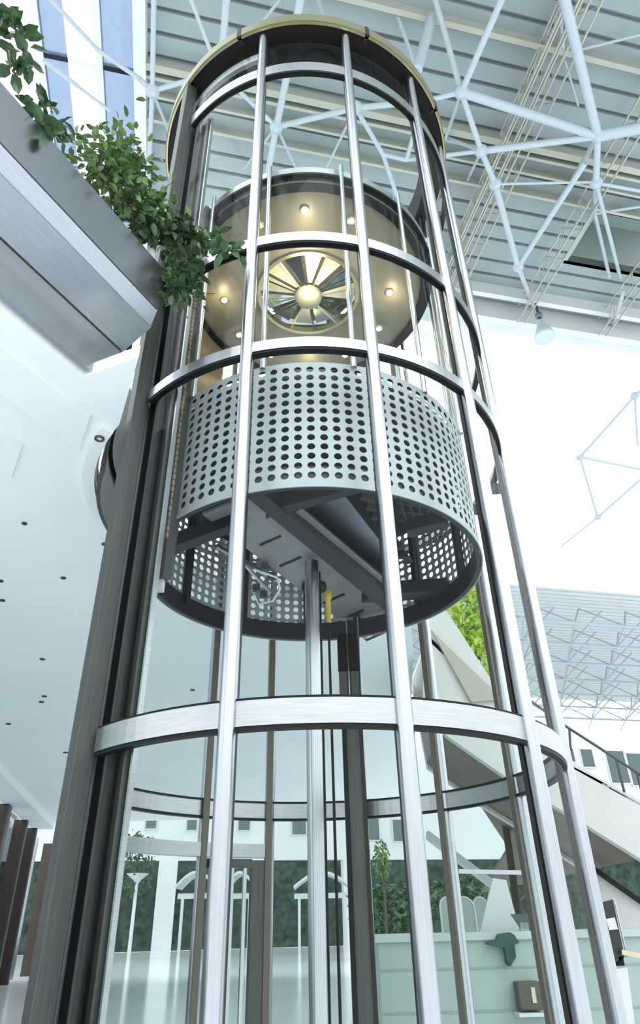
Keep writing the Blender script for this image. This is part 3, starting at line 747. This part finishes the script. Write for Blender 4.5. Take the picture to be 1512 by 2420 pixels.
for (x, y, x2, y2) in ((1345,1722,1350,1798),(1455,1792,1475,1872),(1505,1828,1524,1900)):
    b = MB(); b.tube(st(x, y), st(x2, y2), .016, 8); b.build('baluster', STEELD, hr_)
# second, lower flight seen under the first through the glass
b = MB(); b.prism([aty(*p, 10.5) for p in ((1012,1962),(1168,2080),(1165,2096),(1012,1980))], Vector((0,.25,0)))
tag(b.build('lower_ramp', WHITEP), 'narrow white sloping ramp seen through the glass under the stair', 'ramp')
b = MB(); b.prism([aty(*p, 9.6) for p in ((1392,2050),(1530,2145),(1530,2420),(1440,2420))], Vector((0,.3,0)))
tag(b.build('stair_base_wall', STW), 'low pale wall under the brown stair underside at the right edge', 'wall')
b = MB(); b.beam(aty(1392,2046,9.55), aty(1530,2142,9.55), .06, .05)
tag(b.build('wall_rail', DARK), 'dark sloping rail on top of the low wall at the right edge', 'rail')
# tree behind the stair
def tree(px, py, y, rx, rz, n, label, mt, size=.12, base=0.0):
    P = aty(px, py, y); t = thing('indoor_tree', label, 'tree', (P.x, y, base), 'indoor trees')
    f = MB()
    for k in range(n):
        o = rnd(1.0).normalized()*random.random()**.45; o = Vector((o.x*rx, o.y*rx, o.z*rz))
        leaf(f, P+o, rnd(1)+Vector((0,0,-.4)), Vector((0,0,1))+rnd(.5), size*random.uniform(.7,1.3), size*.55)
    f.build('crown', mt, t)
    b = MB(); b.path([(P.x, y, base), (P.x+.03, y, (base+P.z)/2), P], [.06,.05,.03], 8); b.build('trunk', STEM, t)
tree(1118, 1480, 10.8, .55, .95, 800, 'bright lime green tree top behind the white staircase', LIME, .16)
tree(902, 2030, 30, .36, .75, 260, 'slim green tree seen through the glass right of the mast', LEAF2, .16)
tree(925, 2146, 34, 1.9, 1.0, 1300, 'dark bushy tree behind the reception counter, left of the front right post', LEAF, .3)
tree(1110, 2126, 34, 2.2, .9, 1300, 'dark bushy tree behind the rounded chair backs', LEAF, .3)
tree(325, 2035, 40, 1.0, 1.6, 200, 'little round tree growing out of the white stand at far left', LEAF, .3, 3.6)

# ------------------------------------------------------------------ things on the far floor
P = aty(325, 2070, 40)
b0 = thing('tall_planter_stand', 'tall slim white stand with a flared bowl, at far left behind the glass', 'planter', (P.x, 40, 0))
b = MB(); b.tube((P.x, 40, 0), (P.x, 40, P.z-.3), .10, 10, .08); b.build('stem', WHITEP, b0)
b = MB(); b.lathe((P.x, 40, P.z-.35), [(.1,0),(.2,.15),(.55,.42),(.6,.45),(.5,.45)], 16); b.build('bowl', WHITEP, b0)
def canopy(xa, xb, label):
    y = 46; A = aty(xa, 2120, y); B = aty(xb, 2120, y); w = B.x-A.x
    t = thing('arched_canopy', label, 'canopy', ((A.x+B.x)/2, y, 0), 'white canopies on the far floor')
    for x in (A.x, B.x):
        b = MB(); b.abox(x-.08, x+.08, y-.08, y+.08, 0, A.z); b.build('leg', WHITEP, t)
    b = MB(); b.abox(A.x-.3, B.x+.3, y-.1, y+.1, A.z-.1, A.z+.18); b.build('crossbar', WHITEP, t)
    b = MB(); n_ = 12
    pr = [Vector((A.x-.3+(w+.6)*i/n_, y-1.2, A.z+.55+.75*math.sin(PI*i/n_))) for i in range(n_+1)]
    b.prism(pr+[Vector((p.x, p.y, p.z-.14)) for p in pr[::-1]], Vector((0,2.4,0))); b.build('arched_roof', WHITEP, t)
canopy(432, 500, 'white arched canopy left of the front left shaft post')
canopy(548, 590, 'white arched canopy seen through the ground floor lift door')
canopy(707, 815, 'white arched canopy behind the plunger tube and ropes')

# reception counter and what stands around it
YC = 7.2
def rc(px, py, y=YC): return aty(px, py, y)
top = 1.13; xl, xr = rc(893,2210).x, rc(1262,2240).x
cn = thing('reception_counter', 'long pale green reception counter behind the right side of the shaft', 'counter', ((xl+xr)/2, YC+.4, 0))
b = MB(); b.abox(xl, xr+1.2, YC, YC+.7, 0, top-.06); b.build('counter_body', COUNTER, cn)
b = MB(); b.abox(xl-.03, xr+1.25, YC-.04, YC+.74, top-.06, top); b.build('counter_top', mat('counter_top_pale', (.48,.55,.53), .25), cn)
for z in (.86, .55, .40):
    b = MB(); b.abox(xl-.005, xr+1.2, YC-.006, YC, z-.008, z+.008); b.build('panel_joint', mat('joint_grey', (.3,.36,.35), .6), cn)
bx = rc(1242, 2350); 
nb = thing('notice_box', 'dark brown box with a pale upright mark on the front of the counter', 'box', (bx.x, YC-.1, bx.z-.12))
b = MB(); b.abox(bx.x-.10, bx.x+.10, YC-.16, YC-.01, bx.z-.10, bx.z+.10); b.build('box_body', mat('box_brown', (.10,.085,.07), .5), nb, .008)
b = MB(); b.abox(bx.x+.01, bx.x+.045, YC-.168, YC-.16, bx.z-.05, bx.z+.06); b.build('pale_mark', mat('mark_pale', (.62,.60,.42), .5), nb)
b = MB(); b.abox(bx.x-.13, bx.x+.17, YC-.2, YC-.01, bx.z-.14, bx.z-.115); b.build('shelf', WHITEP, nb)
# jacket slung over the counter
J = [(1150,2228),(1172,2222),(1178,2208),(1205,2203),(1216,2210),(1228,2228),(1216,2232),(1220,2262),(1206,2285),(1198,2278),(1192,2240),(1150,2232)]
b = MB(); b.prism([rc(*p, YC-.10) for p in J], Vector((0,.07,0)))
tag(b.build('folded_jacket', mottled('dark_green_cloth', (.02,.06,.05), (.05,.11,.09), 6, .85), None, .015), 'dark green jacket slung over the edge of the reception counter', 'jacket')
# monitor on a stand at the right end of the counter
q = rc(1240, 2180, 7.6); mo = thing('counter_monitor', 'dark screen on a stand behind the counter beside the white easel', 'monitor', (q.x, 7.6, top))
b = MB(); b.prism([rc(*p, 7.6) for p in ((1208,2160),(1285,2160),(1285,2195),(1232,2195))], Vector((0,.05,0))); b.build('screen', mat('screen_grey', (.08,.10,.10), .3), mo)
b = MB(); b.abox(q.x-.05, q.x+.03, 7.6, 7.66, top, q.z); b.build('stand', COUNTER, mo)
# white A shaped easel
ea = thing('white_easel', 'white A shaped board standing behind the counter', 'easel', rc(1185,2220,8.0))
b = MB(); b.prism([rc(*p, 8.0) for p in ((1165,2075),(1196,2080),(1236,2228),(1190,2232),(1128,2232))], Vector((0,.06,0))); b.build('board', WHITEP, ea)
for px in (1138, 1228):
    p = rc(px, 2228, 8.03); b = MB(); b.tube((p.x, p.y, 0), p, .02, 8); b.build('leg', WHITEP, ea)
b = MB(); b.prism([rc(*p, 8.2) for p in ((1085,2054),(1292,2058),(1292,2068),(1085,2064))], Vector((0,.06,0))); b.build('top_rail', WHITEP, ea)
# rounded chairs
for k, (xa, xb, lb) in enumerate(((1046,1082,'pale chair with a rounded back left of the inner shaft post'),(1080,1128,'pale chair with a rounded back between the inner post and the white easel'),(1126,1160,'pale rounded chair back half hidden by the white easel'))):
    y = 8.7+k*.5; A = rc(xa, 2205, y); B = rc(xb, 2205, y); T = rc((xa+xb)/2, 2120, y)
    t = thing('rounded_chair', lb, 'chair', ((A.x+B.x)/2, y, 0), 'chairs behind the counter')
    w = (B.x-A.x)/2; cx_ = (A.x+B.x)/2; h = T.z-w
    pts = [Vector((cx_-w, y, .45)), Vector((cx_-w, y, h))]+[Vector((cx_-w*math.cos(a*PI/8), y, h+w*math.sin(a*PI/8))) for a in range(1, 8)]+[Vector((cx_+w, y, h)), Vector((cx_+w, y, .45))]
    b = MB(); b.path(pts, .012, 8); b.build('back_frame', WHITEP, t)
    b = MB(); b.prism(pts, Vector((0,.02,0))); b.build('back_panel', COUNTER, t)
    b = MB(); b.abox(cx_-w, cx_+w, y-.4, y, .42, .47); b.build('seat', COUNTER, t)
    for sx in (-1, 1):
        for yy in (y-.38, y-.02):
            b = MB(); b.tube((cx_+sx*w*.9, yy, 0), (cx_+sx*w*.9, yy, .43), .012, 8); b.build('leg', STEEL, t)
# upright sign panel at the right edge
y = 6.6
sg = thing('upright_sign', 'narrow upright totem with black and white fields at the right edge', 'sign', aty(1452, 2260, y))
b = MB(); b.prism([aty(*p, y) for p in ((1418,2134),(1448,2126),(1476,2262),(1448,2290))], Vector((0,.05,0))); b.build('black_panel', mat('sign_black', (.02,.022,.022), .3), sg)
b = MB(); b.prism([aty(*p, y-.01) for p in ((1432,2172),(1452,2168),(1460,2196),(1440,2198))], Vector((0,.01,0))); b.build('white_field', WHITEP, sg)
b = MB(); b.path([aty(1444,2122,y), aty(1452,2128,y), aty(1482,2262,y)], .008, 6); b.build('edge_tube', STEEL, sg)
b = MB(); b.prism([aty(*p, y) for p in ((1442,2262),(1472,2260),(1476,2282),(1446,2284))], Vector((0,.05,0))); b.build('foot_block', BLACK, sg)
b = MB(); b.prism([aty(*p, y) for p in ((1450,2290),(1482,2286),(1500,2420),(1468,2420))], Vector((0,.05,0))); b.build('lower_panel', WHITEP, sg)
b = MB(); b.beam(aty(1468, 2250, y-.05), aty(1530, 2262, y-.05), .02, .035); tag(b.build('brass_rail', GOLD), 'short brass rail meeting the black and white totem at the right edge', 'rail')
